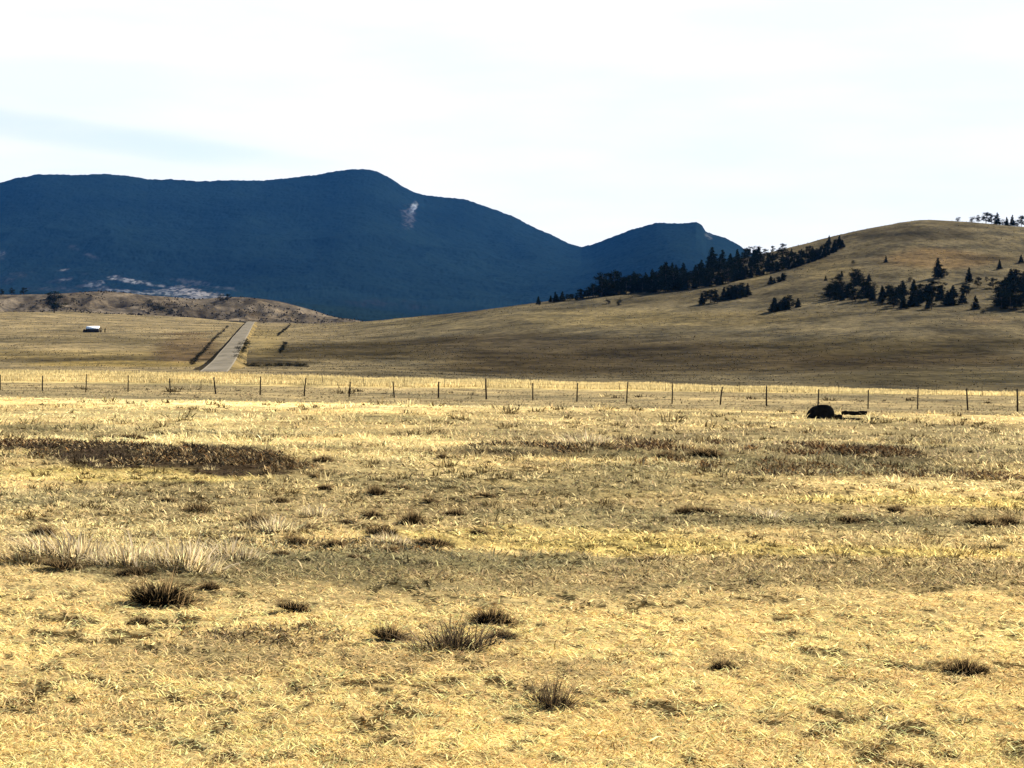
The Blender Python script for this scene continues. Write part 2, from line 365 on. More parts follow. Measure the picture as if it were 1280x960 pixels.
# ------------------------------------------------------------------ mountains
SKY = [(-900,290),(-600,260),(-300,250),(-150,246),(-60,238),(0,229),(20,223),(50,218),(90,219),(130,217.5),(160,220),(185,224.5),(215,224.5),(250,227),(290,225.5),(330,226),(365,222),(395,219),(420,214),(440,211.5),(455,211.5),(470,214),(485,221),(500,231),(515,239),(530,244),(560,247),(580,249),(610,259),(640,270),(665,283),(690,294),(710,304),(726,309),(740,306),(760,298),(790,287),(820,279),(850,279),(870,278),(877,282),(882,290),(890,293),(905,297),(920,304),(935,314),(960,330),(1000,345),(1100,360),(1300,370),(1700,350),(2200,330)]
def mountains():
    u = np.concatenate([np.linspace(-900, -60, 160), np.linspace(-59, 1100, 1100), np.linspace(1105, 2200, 120)])
    t = np.concatenate([np.linspace(0, 1, 300), np.linspace(1.02, 1.35, 20)])
    T, U = np.meshgrid(t, u, indexing='ij')
    sx = np.array([p[0] for p in SKY], float); sy = np.array([p[1] for p in SKY], float)
    sk = np.interp(U, sx, sy)
    g_ = np.linspace(-900, 2200, 1551); sg = smooth(np.interp(g_, sx, sy), 61)
    sks = np.interp(U, g_, sg); kb = sst(.55, 1.0, T); sk = sks*(1-kb)+sk*kb
    ridge = 9000-1800*sst(600, 900, U)
    D0 = 2300.0
    TB = .22; DF = ridge-2700
    D = np.where(T < TB, D0+(DF-D0)*T/TB, DF+(ridge-DF)*(T-TB)/(1-TB))
    X = (U-640)/F*D
    foot = 418.0-14*sst(300, 0, U)
    foot = np.where(U < 320, 404-0*U, 414)
    foot = 404+10*sst(280, 480, U)
    # apparent slope profile: concave foot, then a steady climb
    ef = foot-(foot-np.minimum(sk+30, foot-22))*.25
    tt = np.clip((T-TB)/(1-TB), 0, 1)
    Zf = EYE-(ef-HOR)*DF/F; Zs = EYE-(sk-HOR)*ridge/F
    Zm = Zf+(Zs-Zf)*(tt*.75+.25*tt**2)
    e = np.where(T < TB, foot+(ef-foot)*np.clip(T/TB, 0, 1)**.8, HOR+(EYE-Zm)*F/D)
    # a low bench with pale rock on the left
    bench = np.exp(-((U-200)/95)**2)*np.exp(-((D-2750)/260)**2)
    e = e-bench*22
    Z = EYE-(e-HOR)*D/F
    amp = np.sin(np.clip(T, 0, 1)*math.pi)**.8
    ridg = 1-np.abs(fbm(X/1500+3, D/2600+1, 101, 5))*2
    Z = Z+amp*75*ridg-amp*40+amp*14*fbm(X/260, D/260, 107, 5)
    Z = Z+(3.5*fbm(X/38, D/38, 111, 4)+2.2*fbm(X/11, D/14, 113, 2))*sst(0, .1, T)
    Z = np.where(T > 1, Z-(T-1)*2400, Z)
    x = X.ravel(); y = D.ravel(); z = np.maximum(Z.ravel(), -20)
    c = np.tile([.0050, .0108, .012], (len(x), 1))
    row = rowof(x, y, z); uu = U.ravel()
    nn = fbm(x/70, y/120, 121, 5)*1.5; n3 = .5+1.6*fbm(x/14, y/40, 123, 3)
    def blot(pu, pr, ru, rr, cc, s, ang=0, ns=.9):
        du = uu-pu; dr = row-pr; ca, sa = math.cos(R(ang)), math.sin(R(ang))
        a = (du*ca+dr*sa)/ru; b = (-du*sa+dr*ca)/rr
        w = np.clip(s*(1-sst(.35, 1.1, np.hypot(a, b)+nn*ns))*(.15+1.3*np.clip(n3*1.4-.3, 0, 1)), 0, 1)[:, None]
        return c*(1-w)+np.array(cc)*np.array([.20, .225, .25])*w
    c = blot(130, 362, 120, 12, [.10, .095, .09], .6, 5)
    c = blot(165, 352, 62, 3.5, [.75, .66, .6], 1., 9, .9)
    c = blot(240, 367, 46, 7, [.8, .66, .56], 1.1, 8, .5)
    c = blot(205, 366, 30, 8, [.6, .55, .5], .8, 8, 1.2)
    c = blot(125, 357, 30, 6, [.42, .4, .4], .7, 6, 1.3)
    c = blot(235, 352, 50, 3.5, [.16, .16, .16], .8, 10, .8)
    c = blot(115, 320, 22, 4, [.14, .14, .15], .8, 25, .7)
    c = blot(2, 318, 8, 12, [.35, .34, .34], .8, 0, .7)
    c = blot(516, 262, 4.5, 11, [1.2, 1.2, 1.2], 1.4, 25, .3)
    c = blot(511, 271, 11, 16, [.22, .2, .2], 1.2, 25, .4)
    c = blot(480, 379, 45, 4, [.06, .06, .06], .6, 3, 1.)
    c = blot(885, 296, 6, 5, [.22, .22, .2], .8, 0, .7)
    
    n, m = U.shape
    i = np.arange(n-1)[:, None]; j = np.arange(m-1)[None, :]
    f = np.stack([i*m+j, i*m+j+1, (i+1)*m+j+1, (i+1)*m+j], -1).reshape(-1, 4)
    me = mesh_np('mountains', np.stack([x, y, z], 1), f, M_mtn, c, True)
    link('mountains', me, kind='structure')
mountains()

# ------------------------------------------------------------------ blades
def blades(P, L, W, lean, az, colr, curl=.35, ground_fn=None):
    """bent strips: base point P (n,3), length, width, lean from upright, azimuth of the lean"""
    n = len(P)
    d1 = np.stack([np.sin(lean)*np.cos(az), np.sin(lean)*np.sin(az), np.cos(lean)], 1)
    l2 = np.minimum(lean+curl, 1.75)
    d2 = np.stack([np.sin(l2)*np.cos(az), np.sin(l2)*np.sin(az), np.cos(l2)], 1)
    # width mostly across the view from the plain, with a random turn
    wa = az+np.pi/2+rng.normal(0, .5, n)
    s = np.stack([np.cos(wa), np.sin(wa), rng.normal(0, .25, n)], 1)*W[:, None]*.5
    mid = P+d1*L[:, None]*.55; tip = mid+d2*L[:, None]*.45
    V = np.stack([P-s, P+s, mid+s*.8, mid-s*.8, tip], 1).reshape(-1, 3)
    k = np.arange(n)*5
    q = np.stack([k, k+1, k+2, k+3], 1); t = np.stack([k+3, k+2, k+4], 1)
    C = np.repeat(colr, 5, axis=0)
    return V, q, t, C
def pack(name, parts, m):
    Vs, qs, ts, Cs = [], [], [], []; o = 0
    for V, q, t, C in parts:
        Vs.append(V); qs.append(q+o); ts.append(t+o); Cs.append(C); o += len(V)
    return mesh_np(name, np.concatenate(Vs), [np.concatenate(qs), np.concatenate(ts)], m, np.clip(np.concatenate(Cs), .005, .9))

# dark or pale individual plants stand clear of the sheet of grass
TUFTS = [ # u, row, width, height (rows), style: d dark compact, l loose grey, p pale tall, label
 (205,756,80,42,'d','largest dark bunchgrass tuft with a straw fringe, on golden turf at lower left'),
 (372,764,50,16,'d','flat dark patchy tuft on the golden turf, right of the largest dark tuft'),
 (490,802,46,28,'d','compact black dome shaped foreground tuft with thin stalks rising'),
 (566,812,100,42,'l','wide loose grey brown weed clump between the black dome tuft and the close pair'),
 (616,780,52,28,'d','wind swept dark tuft leaning right, upper of a foreground pair'),
 (630,797,32,13,'d','small low dark tuft, lower one of the close pair in the foreground'),
 (693,884,64,46,'l','see through fan of thin brown stems, nearest weed to the viewer at bottom centre'),
 (1208,842,46,27,'d','lone dark tuft with brown feathery top on golden turf at far lower right'),
 (173,781,28,15,'d','small dark slanting tuft just below the largest dark tuft'),
 (262,737,24,15,'d','small round dark tuft at the foot of the pale grass, upper right of the largest'),
 (172,719,44,13,'d','low black tuft under the middle of the pale tall grass clumps at left'),
 (85,711,52,15,'d','broad dark tuft along the foot of the leftmost pale tall grass'),
 (55,670,34,19,'d','black tuft directly above the leftmost pale tall grass'),
 (248,640,30,16,'d','small black tuft below the long brown brush strip at left'),
 (320,657,36,22,'d','dark grey brown tuft with a black foot, right of the pale tall grass'),
 (372,679,28,12,'d','tiny dark tuft between the grey brown tuft and the column of three dark tufts'),
 (419,685,36,15,'d','faint brown tuft low down, left of the column of dark tufts'),
 (479,669,40,16,'d','broad black tuft, third down in the column of dark tufts left of centre'),
 (468,648,28,15,'d','black tuft, second down in the column of dark tufts left of centre'),
 (470,618,22,16,'d','pointed black tuft, top of the column of dark tufts left of centre'),
 (515,656,32,24,'d','upright black and brown tuft just right of the column of dark tufts'),
 (572,645,28,13,'d','lone low dark tuft right of centre column, with bare tan ground round it'),
 (540,681,50,12,'d','long low brown tuft below the upright black and brown tuft'),
 (490,690,22,10,'d','smallest dark tuft below the broad black tuft'),
 (855,642,28,12,'d','left black tuft of the two under a spray of pale stalks, right of centre'),
 (886,642,38,11,'d','right, wider black tuft of the two under a spray of pale stalks, right of centre'),
 (1064,654,28,12,'d','flat black tuft on the olive grass band at right'),
 (1122,641,24,14,'d','small brown mound shaped tuft above the olive grass band at right'),
 (1232,658,46,15,'d','broad dark tuft near the right edge, on the olive grass band'),
 (1262,656,30,17,'d','peaked dark tuft touching the right edge, on the olive grass band'),
 (405,577,22,11,'d','small black tuft by itself at the right end of the cream grass streak'),
 (553,573,14,10,'d','tiny round black tuft near centre, in front of the fence'),
 (905,836,34,13,'d','flat sparse dark tuft low on the golden turf, right of centre'),
 (135,549,30,8,'d','flat dark tuft on the cream streak behind the brown brush strip, left one of two'),
 (170,549,30,10,'d','arched dark tuft on the cream streak behind the brown brush strip, right one of two'),
 (834,572,24,13,'d','black hollow looking tuft in the rusty brush, left of two right of centre'),
 (880,570,46,14,'d','long black tuft in the rusty brush, right of two right of centre'),
 (693,556,12,10,'d','small spiky dark tuft above the rusty brush near centre'),
 (100,700,110,62,'p','leftmost big clump of cream coloured tall grass at left'),
 (38,702,60,44,'p','cream tall grass clump touching the left edge'),
 (165,708,90,62,'p','cream and grey tall grass clump in the middle of the pale row at left'),
 (238,712,80,66,'p','pale tall grass clump behind the largest dark tuft'),
 (290,700,70,50,'p','right end clump of the pale tall grass row'),
 (345,664,60,34,'p','thin pinkish pale grass clump right of the pale row'),
 (490,680,44,26,'p','small cream grass clump round the dark tufts left of centre'),
 (400,646,46,26,'p','small cream grass clump above and right of the pale row'),
 (735,556,60,30,'p','golden feathery tall grass clump near centre behind the rusty brush'),
 (965,648,60,20,'p','low spray of pale stalks right of centre'),
]
for (u, row, w, h) in [(212,628,20,9),(288,634,18,8),(350,628,22,10),(385,662,24,10),(408,612,20,9),(300,676,22,9),(436,655,20,9),(540,628,20,8),(600,668,24,9),(612,622,26,8),(450,700,26,9),(352,694,22,9),(395,598,18,8),(252,606,18,8),(505,612,20,8)]:
    TUFTS.append((u, row, w, h, 'd', 'very small low dark tuft scattered among the pale grass left of centre'))
HOLES = []
for (u, row, w, h, st, lb) in TUFTS:
    x, y, z = hit(u, row); HOLES.append((x, y, z, w/F*y, h/F*y, st, lb))

def grass_field():
    parts = []
    def field(n, dmin, dmax, umin=-330, umax=1610, seed=0, per=7, Lr=(.04, .12), wpx=.9, lean=(1.30, .25), spread=.03, bright=1.0, lcap=10):
        r0 = HOR+2.0*F/dmax; r1 = HOR+2.0*F/dmin
        nt_ = n//per
        row = rng.uniform(r0, r1, nt_); D = 2.0*F/(row-HOR)
        u = rng.uniform(umin, umax, nt_); x = (u-640)/F*D
        base_c = landcol(x, D, np.zeros(nt_))
        jd = rng.random(nt_)
        mott = fbm(x/(D*.012), D/(D*.03+.2)*3, 130+seed, 3)
        dark = (jd < .07+.10*(mott > .2))
        tc = base_c*np.where(dark, rng.uniform(.10, .45, nt_), rng.uniform(.85, 1.28, nt_))[:, None]
        tc[dark] *= np.array([1., .84, .62])
        taz = rng.normal(.35, 1.5, nt_)+fbm(x/2, D/2, 140, 2)*2.2
        tl = rng.uniform(Lr[0], Lr[1], nt_)*np.where(dark, .8, 1)
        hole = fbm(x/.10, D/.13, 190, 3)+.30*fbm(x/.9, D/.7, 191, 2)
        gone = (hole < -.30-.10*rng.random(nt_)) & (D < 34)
        tc[gone] *= np.array([.17, .12, .08]); tl[gone] *= .5  # blades in the gaps coloured dark to stand for shade
        k = np.repeat(np.arange(nt_), per); m = len(k)
        sp = spread*(1+D[k]/25)
        px = x[k]+rng.normal(0, 1, m)*sp; py = D[k]+rng.normal(0, 1, m)*sp*1.3
        pz = zground(px, py)-.004
        L = tl[k]*rng.uniform(.6, 1.3, m)*(1+np.minimum(D[k], 60)/60.)
        W = np.maximum(.0016+.0*L, wpx*D[k]/F)*rng.uniform(.6, 1.3, m)
        le = np.clip(rng.normal(lean[0], lean[1], m), .05, 1.52)
        az = np.where(rng.random(m) < .6, .35, 2.9)+rng.normal(0, .65, m)+fbm(x[k]/.5, D[k]/.5, 192, 2)*1.2
        c = tc[k]*rng.uniform(.75, 1.25, m)[:, None]*bright
        c *= 1+rng.normal(0, .04, (m, 3))
        return blades(np.stack([px, py, pz], 1), L, W, le, az, c)
    parts.append(field(500000, 5.0, 14.5, per=7, Lr=(.026, .072), wpx=1.7, seed=1))
    parts.append(field(170000, 13.5, 34, per=8, Lr=(.03, .085), wpx=1.8, lean=(1.2, .3), seed=2, spread=.045))
    parts.append(field(125000, 30, 150, per=8, Lr=(.035, .11), wpx=1.4, lean=(1.05, .35), seed=3, spread=.08))
    n = 6800
    row = rng.uniform(494, 735, n); D = 2.0*F/(row-HOR); u = rng.uniform(-330, 1610, n); x = (u-640)/F*D
    keep = fbm(x/3, D/4, 181, 3)+rng.normal(0, .3, n) > -.05; x, D = x[keep], D[keep]; n = len(x)
    keep = ~((D > 84) & (D < 112)); x, D = x[keep], D[keep]; n = len(x)
    bc = landcol(x, D, np.zeros(n)); kind = rng.random(n)
    cc = np.where((kind < .5)[:, None], bc*.17*np.array([1, .9, .75]), np.where((kind < .75)[:, None], bc*.6+CREAM*.5, bc*.9))
    w = rng.gamma(3, 2.6, n)/F*D; per = 26; k = np.repeat(np.arange(n), per); m = len(k)
    a = rng.uniform(0, 6.28, m); r = np.sqrt(rng.random(m))*w[k]*.5
    px = x[k]+r*np.cos(a)*1.3; py = D[k]+r*np.sin(a)
    P = np.stack([px, py, zground(px, py)-.01], 1)
    parts.append(blades(P, w[k]*rng.uniform(.3, .8, m)+.015, 1.3*D[k]/F*rng.uniform(.6, 1.4, m), rng.uniform(.2, 1.4, m), a+rng.normal(.3, .8, m), cc[k]*rng.uniform(.6, 1.35, (m, 1))))
    me = pack('grass', parts, M_grass)
    link('grass', me, kind='stuff', label='matted golden dry grass covering the plain', category='grass')
grass_field()

def strip():
    """tall golden grass beyond the fence"""
    n = 120000
    D = rng.uniform(147, 172, n); u = rng.uniform(-350, 1630, n); x = (u-640)/F*D
    z = zground(x, D)
    c = np.array([.52, .41, .19])*rng.uniform(.6, 1.35, n)[:, None]*(1+.35*fbm(x/6, D/6, 150, 3)[:, None])
    L = rng.uniform(.12, .42, n)*(1+.6*fbm(x/3, D/5, 151, 3)); W = rng.uniform(.03, .075, n)
    p = blades(np.stack([x, D, z], 1), L, W, np.abs(rng.normal(.2, .2, n)), rng.uniform(0, 6.28, n), c)
    link('tall_grass', pack('tall_grass', [p], M_grass), kind='stuff', label='strip of taller bright yellow grass beyond the wire fence', category='grass')
    # brown brush strips on the plain
    parts = []
    for (pu, pr, ru, rr, n, cc, H) in [(200,585,175,12,17000,(.05,.036,.022),.12),(30,573,110,4,3000,(.06,.035,.02),.1),(330,592,75,10,4500,(.09,.06,.03),.14),
            (1095,568,55,6,5200,(.075,.045,.024),.17),(975,566,70,8,5200,(.095,.052,.026),.16),(890,566,100,8,4200,(.085,.05,.026),.15),(660,571,75,8,4500,(.055,.038,.022),.12),(790,563,70,8,1800,(.09,.06,.034),.13),(1060,592,190,6,2200,(.09,.06,.033),.1),(960,584,160,6,3200,(.12,.07,.03),.11),(1235,592,50,5,700,(.12,.07,.035),.12),
            (470,706,190,7,2600,(.15,.135,.08),.06),(330,836,110,14,700,(.14,.10,.055),.04)]:
        r = np.sqrt(rng.random(n)); a = rng.uniform(0, 6.28, n)
        uu = pu+r*np.cos(a)*ru+rng.normal(0, ru*.06, n); row = pr+r*np.sin(a)*rr*(1+.5*fbm(uu/30, uu*0, 160, 3))
        D = (EYE+.2)*F/(row-HOR); x = (uu-640)/F*D
        keep = fbm(x/1.6, D/3.5, 161, 4) > -.22; x = x[keep]; D = D[keep]; k = len(x)
        c = np.array(cc)*rng.uniform(.3, 1.9, k)[:, None]
        rs = rng.random(k); c[rs < .30] = np.array([.40, .28, .13])*rng.uniform(.6, 1.5, (int((rs < .30).sum()), 1)); c[(rs > .30) & (rs < .38)] = np.array([.30, .15, .05])
        parts.append(blades(np.stack([x, D, zground(x, D)], 1), H*rng.uniform(.5, 1.5, k)*(1+.5*fbm(x/1.5, D/1.5, 162, 2)), 1.7*D/F*rng.uniform(.6, 1.5, k), rng.uniform(.5, 1.45, k), rng.uniform(0, 6.28, k), c))
    link('dry_brush', pack('dry_brush', parts, M_tuftd), kind='stuff', label='low rusty brown dead brush in patches across the middle of the plain', category='brush')
    n = 5000
    u = rng.uniform(-200, 460, n); D = rng.uniform(1370, 1690, n); x = (u-640)/F*D
    keep = fbm(x/30, D/60, 175, 4) > .02; x, D = x[keep], D[keep]; k = len(x)
    p = blades(np.stack([x, D, zground(x, D)-.1], 1), rng.uniform(.4, 1.9, k), rng.uniform(.6, 2.4, k), rng.uniform(0, .6, k), rng.uniform(0, 6.28, k), np.array([.028, .024, .018])*rng.uniform(.5, 1.8, (k, 1)))
    link('scrub', pack('scrub', [p], M_tuftd), kind='stuff', label='dark scrub speckled over the low reddish rise behind the road', category='scrub')
    # coarse hill bunchgrass
    n = 110000
    u = rng.uniform(-300, 1600, n); D = 215*np.exp(rng.random(n)**.75*math.log(1250/215)); x = (u-640)/F*D
    z = zground(x, D); c = landcol(x, D, z)
    lp = fbm(x/25, D/35, 170, 4)
    keep = rng.random(n) < .45+lp; x, D, z, c = x[keep], D[keep], z[keep], c[keep]; n = len(x)
    dk = rng.random(n) < .6
    c = c*np.where(dk, rng.uniform(.5, .9, n), rng.uniform(1.0, 1.5, n))[:, None]
    L = rng.uniform(.15, .42, n)*(D/500)**.6; W = L*rng.uniform(.5, 1.1, n)
    p = blades(np.stack([x, D, z-.03], 1), L, W, rng.uniform(.1, .9, n), rng.uniform(0, 6.28, n), c)
    link('hill_grass', pack('hill_grass', [p], M_tuftd), kind='stuff', label='coarse dry bunchgrass sprinkled over the slopes beyond the fence', category='grass')
strip()

def tuft_mesh(style, seed):
    """unit tuft: about 1 wide and 1 high; returns meshes of its parts"""
    g = np.random.default_rng(seed)
    def fan(n, rad, L, W, lean, c, cj=.3, stretch=1.0):
        a = g.uniform(0, 6.28, n); r = np.sqrt(g.random(n))*rad
        lob = 1+.3*np.sin(a*3+seed)+.2*np.sin(a*5+seed*2)
        P = np.stack([r*np.cos(a)*lob, r*np.sin(a)*lob*.8, np.full(n, -.02)], 1)
        le = np.clip(lean[0]*r/rad+g.normal(0, lean[1], n), .02, 1.45)
        hh = L*(1-.45*(r/rad)**2)*g.uniform(.55, 1.15, n)
        cc = np.array(c)*(1+g.uniform(-cj, cj, (n, 1)))
        return blades(P, hh, W*g.uniform(.6, 1.3, n), le, a+g.normal(0, .5, n), cc, curl=.3)
    if style == 'd':
        return [('dark_foliage', [fan(900, .38, .52, .022, (.85, .42), (.022, .016, .009), .8)], M_tuftd),
                ('dry_blades', [fan(330, .48, .85, .012, (.85, .5), (.22, .145, .065), .7)], M_grass)]
    if style == 'l':
        return [('dark_foliage', [fan(260, .42, .38, .018, (.9, .4), (.04, .03, .018), .6)], M_tuftd),
                ('stems', [fan(230, .34, 1.0, .010, (.95, .3), (.17, .12, .07), .6)], M_tuftd)]
    return [('dry_blades', [fan(330, .52, .62, .014, (.8, .7), (.74, .57, .29), .55), fan(170, .5, .55, .014, (.7, .8), (.42, .33, .18), .6), fan(90, .4, .8, .02, (.7, .4), (.42, .34, .22), .4)], M_grass),
            ('dark_foliage', [fan(150, .46, .28, .03, (.9, .5), (.07, .055, .03), .6)], M_tuftd)]
TPROTO = {}
for st in 'dlp':
    TPROTO[st] = [[(nm, pack(nm, p, m)) for nm, p, m in tuft_mesh(st, 3+k)] for k in range(4)]
for i, (x, y, z, w, h, st, lb) in enumerate(HOLES):
    name = {'d': 'grass_tuft', 'l': 'dry_weed', 'p': 'tall_grass_clump'}[st]
    grp = {'d': 'dark tufts on the plain', 'l': 'loose weeds on the golden turf', 'p': 'pale tall grass clumps on the plain'}[st]
    o = empty(name, (x, y, float(zground(x, y))), random.uniform(-.5, .5), label=lb, category={'d': 'grass tuft', 'l': 'weed', 'p': 'tall grass'}[st], group=grp)
    k = 1.0 if st != 'p' else 1.05
    o.rotation_euler = (random.uniform(-.15, .15), random.uniform(-.05, .3), o.rotation_euler[2])
    o.scale = (w*k*1.1, max(w*.75, h), h*(1.38 if st != 'p' else 1.0))
    for nm, me in TPROTO[st][i % 4]: link(nm, me, o)

# ------------------------------------------------------------------ fences
def fence_line(pts_u, Dfun, hpost, rad, label, nw=4, lean=.09, wr=.006, group=None, mat_p=M_post, rows=None):
    x0, y0 = (pts_u[0]-640)/F*Dfun(pts_u[0]), Dfun(pts_u[0])
    root = empty('wire_fence', (x0, y0, float(zground(x0, y0))), label=label, category='fence')
    tops = []
    for k, u in enumerate(pts_u):
        D = Dfun(u); x = (u-640)/F*D; z = float(zground(x, D))
        hh = hpost*random.uniform(.82, 1.14)
        lx, ly = random.gauss(0, lean*.6), random.gauss(0, lean)
        mb = MB(); r = rad*random.uniform(.85, 1.25)
        mb.tube([(0, 0, -.15), (lx*.5+random.gauss(0, .01), ly*.5, hh*.5), (lx, ly, hh)], [r*1.1, r, r*.85], 7)
        o = link('post', mb.mesh('post', mat_p), root)
        o.location = (x-x0, D-y0, z-root.location.z)
        tops.append((x-x0, D-y0, z-root.location.z, hh, lx, ly))
    for w in range(nw):
        mb = MB(); f = (w+1)/nw*.93; pts = []
        for a, b in zip(tops[:-1], tops[1:]):
            for s in (0, .5):
                p = [a[i]*(1-s)+b[i]*s for i in range(6)]
                pts.append((p[0]+p[4]*f, p[1]+p[5]*f-.03, p[2]+p[3]*f-.03*(s > 0)))
        b = tops[-1]; pts.append((b[0]+b[4]*f, b[1]+b[5]*f-.03, b[2]+b[3]*f))
        mb.tube(pts, [wr]*len(pts), 4)
        link('wire', mb.mesh('wire', M_wire), root)
    return root
PU = [-168, -112, -56, 0, 53, 107, 160, 213, 270, 325, 380, 436, 493, 548, 608, 666, 721, 783, 840, 900, 958, 1022, 1085, 1147, 1210, 1272, 1336, 1402, 1470]
fence_line(PU, lambda u: 110-18*u/1280, 1.18, .042, 'long wire fence with thin dark weathered posts crossing the plain', wr=.0035)
fence_line([300, 352, 404, 455, 505, 556, 610, 664, 720, 775, 832, 890, 924, 984, 1048, 1112, 1170, 1228, 1290, 1352], lambda u: 150-6*u/1280, .95, .018, 'fainter low wire fence standing in the bright yellow grass strip', nw=2, wr=.003)

# ------------------------------------------------------------------ road beyond the strip
def line_pts(u0, r0, u1, r1, n, D0, D1):
    """points on the land between two places given by bearing and distance"""
    a = np.array([(u0-640)/F*D0, D0]); b = np.array([(u1-640)/F*D1, D1])
    t = np.linspace(0, 1, n)[:, None]; p = a*(1-t)+b*t
    return p
def road():
    p = line_pts(256, 0, 313.5, 0, 140, 285, 1180)
    # gentle bend at the top of the rise
    t = np.linspace(0, 1, 12); e = p[-1]; tail = np.stack([e[0]-25*t**2, e[1]+70*t], 1)[1:]
    p = np.concatenate([p, tail])
    d = np.gradient(p, axis=0); d /= np.linalg.norm(d, axis=1)[:, None]; nrm = np.stack([d[:, 1], -d[:, 0]], 1)
    zc = smooth(zground(p[:, 0], p[:, 1]), 9)
    tt = np.linspace(0, 1, len(p)); zc = zc*.5+.5*np.polyval(np.polyfit(tt, zc, 3), tt)
    rampz = .12+.88*sst(330, 470, p[:, 1])
    n = len(p)
    def sheet(name, offs, dz, m, **kw):
        V = []
        for o_, z_ in zip(offs, dz):
            q = p+nrm*o_; V.append(np.column_stack([q, zc+z_*rampz]))
        V = np.concatenate(V); f = []
        i = np.arange(n-1)
        for k in range(len(offs)-1): f.append(np.stack([k*n+i, (k+1)*n+i, (k+1)*n+i+1, k*n+i+1], 1))
        link(name, mesh_np(name, V, np.concatenate(f), m), **kw)
    sheet('road', [-2.5, 0, 2.5], [1.35, 1.4, 1.35], M_road, kind='structure')
    sheet('road_shoulder', [-2.9, -2.5], [1.3, 1.34], M_shoulder, kind='structure')
    sheet('road_shoulder', [2.5, 2.9], [1.34, 1.3], M_shoulder, kind='structure')
    sheet('road_bank', [-7.4, -2.9], [-1.5, 1.29], M_bank_shade, kind='structure')
    sheet('road_bank', [2.9, 6.5], [1.29, -1.4], M_ground, kind='structure')
    bk = bpy.data.objects[-1] if False else None
    return p
RP = road()
for o in bpy.data.objects:
    if o.name.startswith('road_bank') and o.data.materials[0] == M_ground:
        a = o.data.color_attributes.new('tint', 'FLOAT_COLOR', 'POINT'); k = len(o.data.vertices)
        a.data.foreach_set('color', np.tile([.16, .12, .055, 1], k).astype(np.float32))

# ------------------------------------------------------------------ trees and shrubs
def leaf_cards(P, size, c, g):
    n = len(P)
    a = g.normal(0, 1, (n, 3)); a /= np.linalg.norm(a, axis=1)[:, None]
    b = np.cross(a, g.normal(0, 1, (n, 3))); b /= np.linalg.norm(b, axis=1)[:, None]
    s = size[:, None]
    V = np.stack([P-a*s, P+b*s*.45, P+a*s, P-b*s*.45], 1).reshape(-1, 3)
    k = np.arange(n)*4
    return V, np.stack([k, k+1, k+2, k+3], 1), np.repeat(c, 4, axis=0)
def tree_meshes(kind, seed):
    """a tree 1 unit tall"""
    g = np.random.default_rng(seed)
    Ps, Sz = [], []
    mb = MB()
    bend = g.normal(0, .02, 2)
    mb.tube([(0, 0, -.06), (bend[0]*.5, bend[1]*.5, .4), (bend[0], bend[1], .95)], [.022, .016, .003], 6)
    if kind == 'pine':
        base, rad, n = g.uniform(.07, .14), g.uniform(.24, .33), 17
        for k in range(n):
            t = k/(n-1); z = base+(.97-base)*t
            R0 = rad*(1-t)**.8*(1+.18*math.sin(k*2.1+seed))+.012
            nb = max(3, int(8*(1-t)+3))
            for b in range(nb):
                a = g.uniform(0, 6.28); L = R0*g.uniform(.65, 1.2)
                if t < .75 and k % 2 == 0: mb.tube([(0, 0, z), (math.cos(a)*L*.85, math.sin(a)*L*.85, z-.02)], [.005, .0015], 3)
                m = int(14+30*L/rad)
                s = np.sqrt(g.random(m))
                P = np.stack([np.cos(a)*L*s, np.sin(a)*L*s, z-.05*s+.02*s*s], 1)+g.normal(0, .018, (m, 3))*(.5+s[:, None])
                Ps.append(P); Sz.append(g.uniform(.018, .038, m))
    elif kind == 'round':
        for k in range(26):
            a = g.uniform(0, 6.28); zz = g.uniform(.22, .93); q = math.sqrt(max(0, 1-((zz-.52)/.46)**2))
            r = .34*q*g.uniform(.25, 1); c = np.array([r*math.cos(a), r*math.sin(a), zz])
            mb.tube([(0, 0, max(.1, zz-.22)), tuple(c*.9+np.array([0, 0, -.01]))], [.008, .002], 3)
            m = 60; P = c+g.normal(0, 1, (m, 3))*np.array([.062, .062, .04]); Ps.append(P); Sz.append(g.uniform(.02, .042, m))
    else:   # bush
        for k in range(20):
            a = g.uniform(0, 6.28); zz = g.uniform(.1, .85); q = math.sqrt(max(0, 1-(zz/1.0)**2))
            r = .55*q*g.uniform(.2, 1); c = np.array([r*math.cos(a), r*math.sin(a), zz])
            mb.tube([(0, 0, .02), tuple(c*.9)], [.014, .004], 3)
            m = 45; P = c+g.normal(0, 1, (m, 3))*np.array([.10, .10, .08]); Ps.append(P); Sz.append(g.uniform(.025, .05, m))
    P = np.concatenate(Ps); S = np.concatenate(Sz)
    P[:, 2] = np.maximum(P[:, 2], .01)
    c = np.array([.014, .018, .010])*g.uniform(.6, 1.4, (len(P), 1))
    V, q, C = leaf_cards(P, S, c, g)
    return mb.mesh('trunk', M_bark), mesh_np('crown', V, q, M_leaf, C)
TREES = {'pine': [tree_meshes('pine', 20+k) for k in range(5)], 'round': [tree_meshes('round', 40+k) for k in range(3)], 'bush': [tree_meshes('bush', 60+k) for k in range(3)]}
def tree(kind, x, y, z, h, label, group=None, name=None, wide=1.0):
    nm = name or {'pine': 'pine_tree', 'round': 'juniper_tree', 'bush': 'bush'}[kind]
    o = empty(nm, (x, y, z-.1), random.uniform(0, 6.28), label=label, category={'pine': 'tree', 'round': 'tree', 'bush': 'bush'}[kind])
    if group: o['group'] = group
    w = h*random.uniform(.9, 1.25)*wide; o.scale = (w, w, h)
    tm, cm = random.choice(TREES[kind])
    link('trunk', tm, o); link('crown', cm, o)
    return o
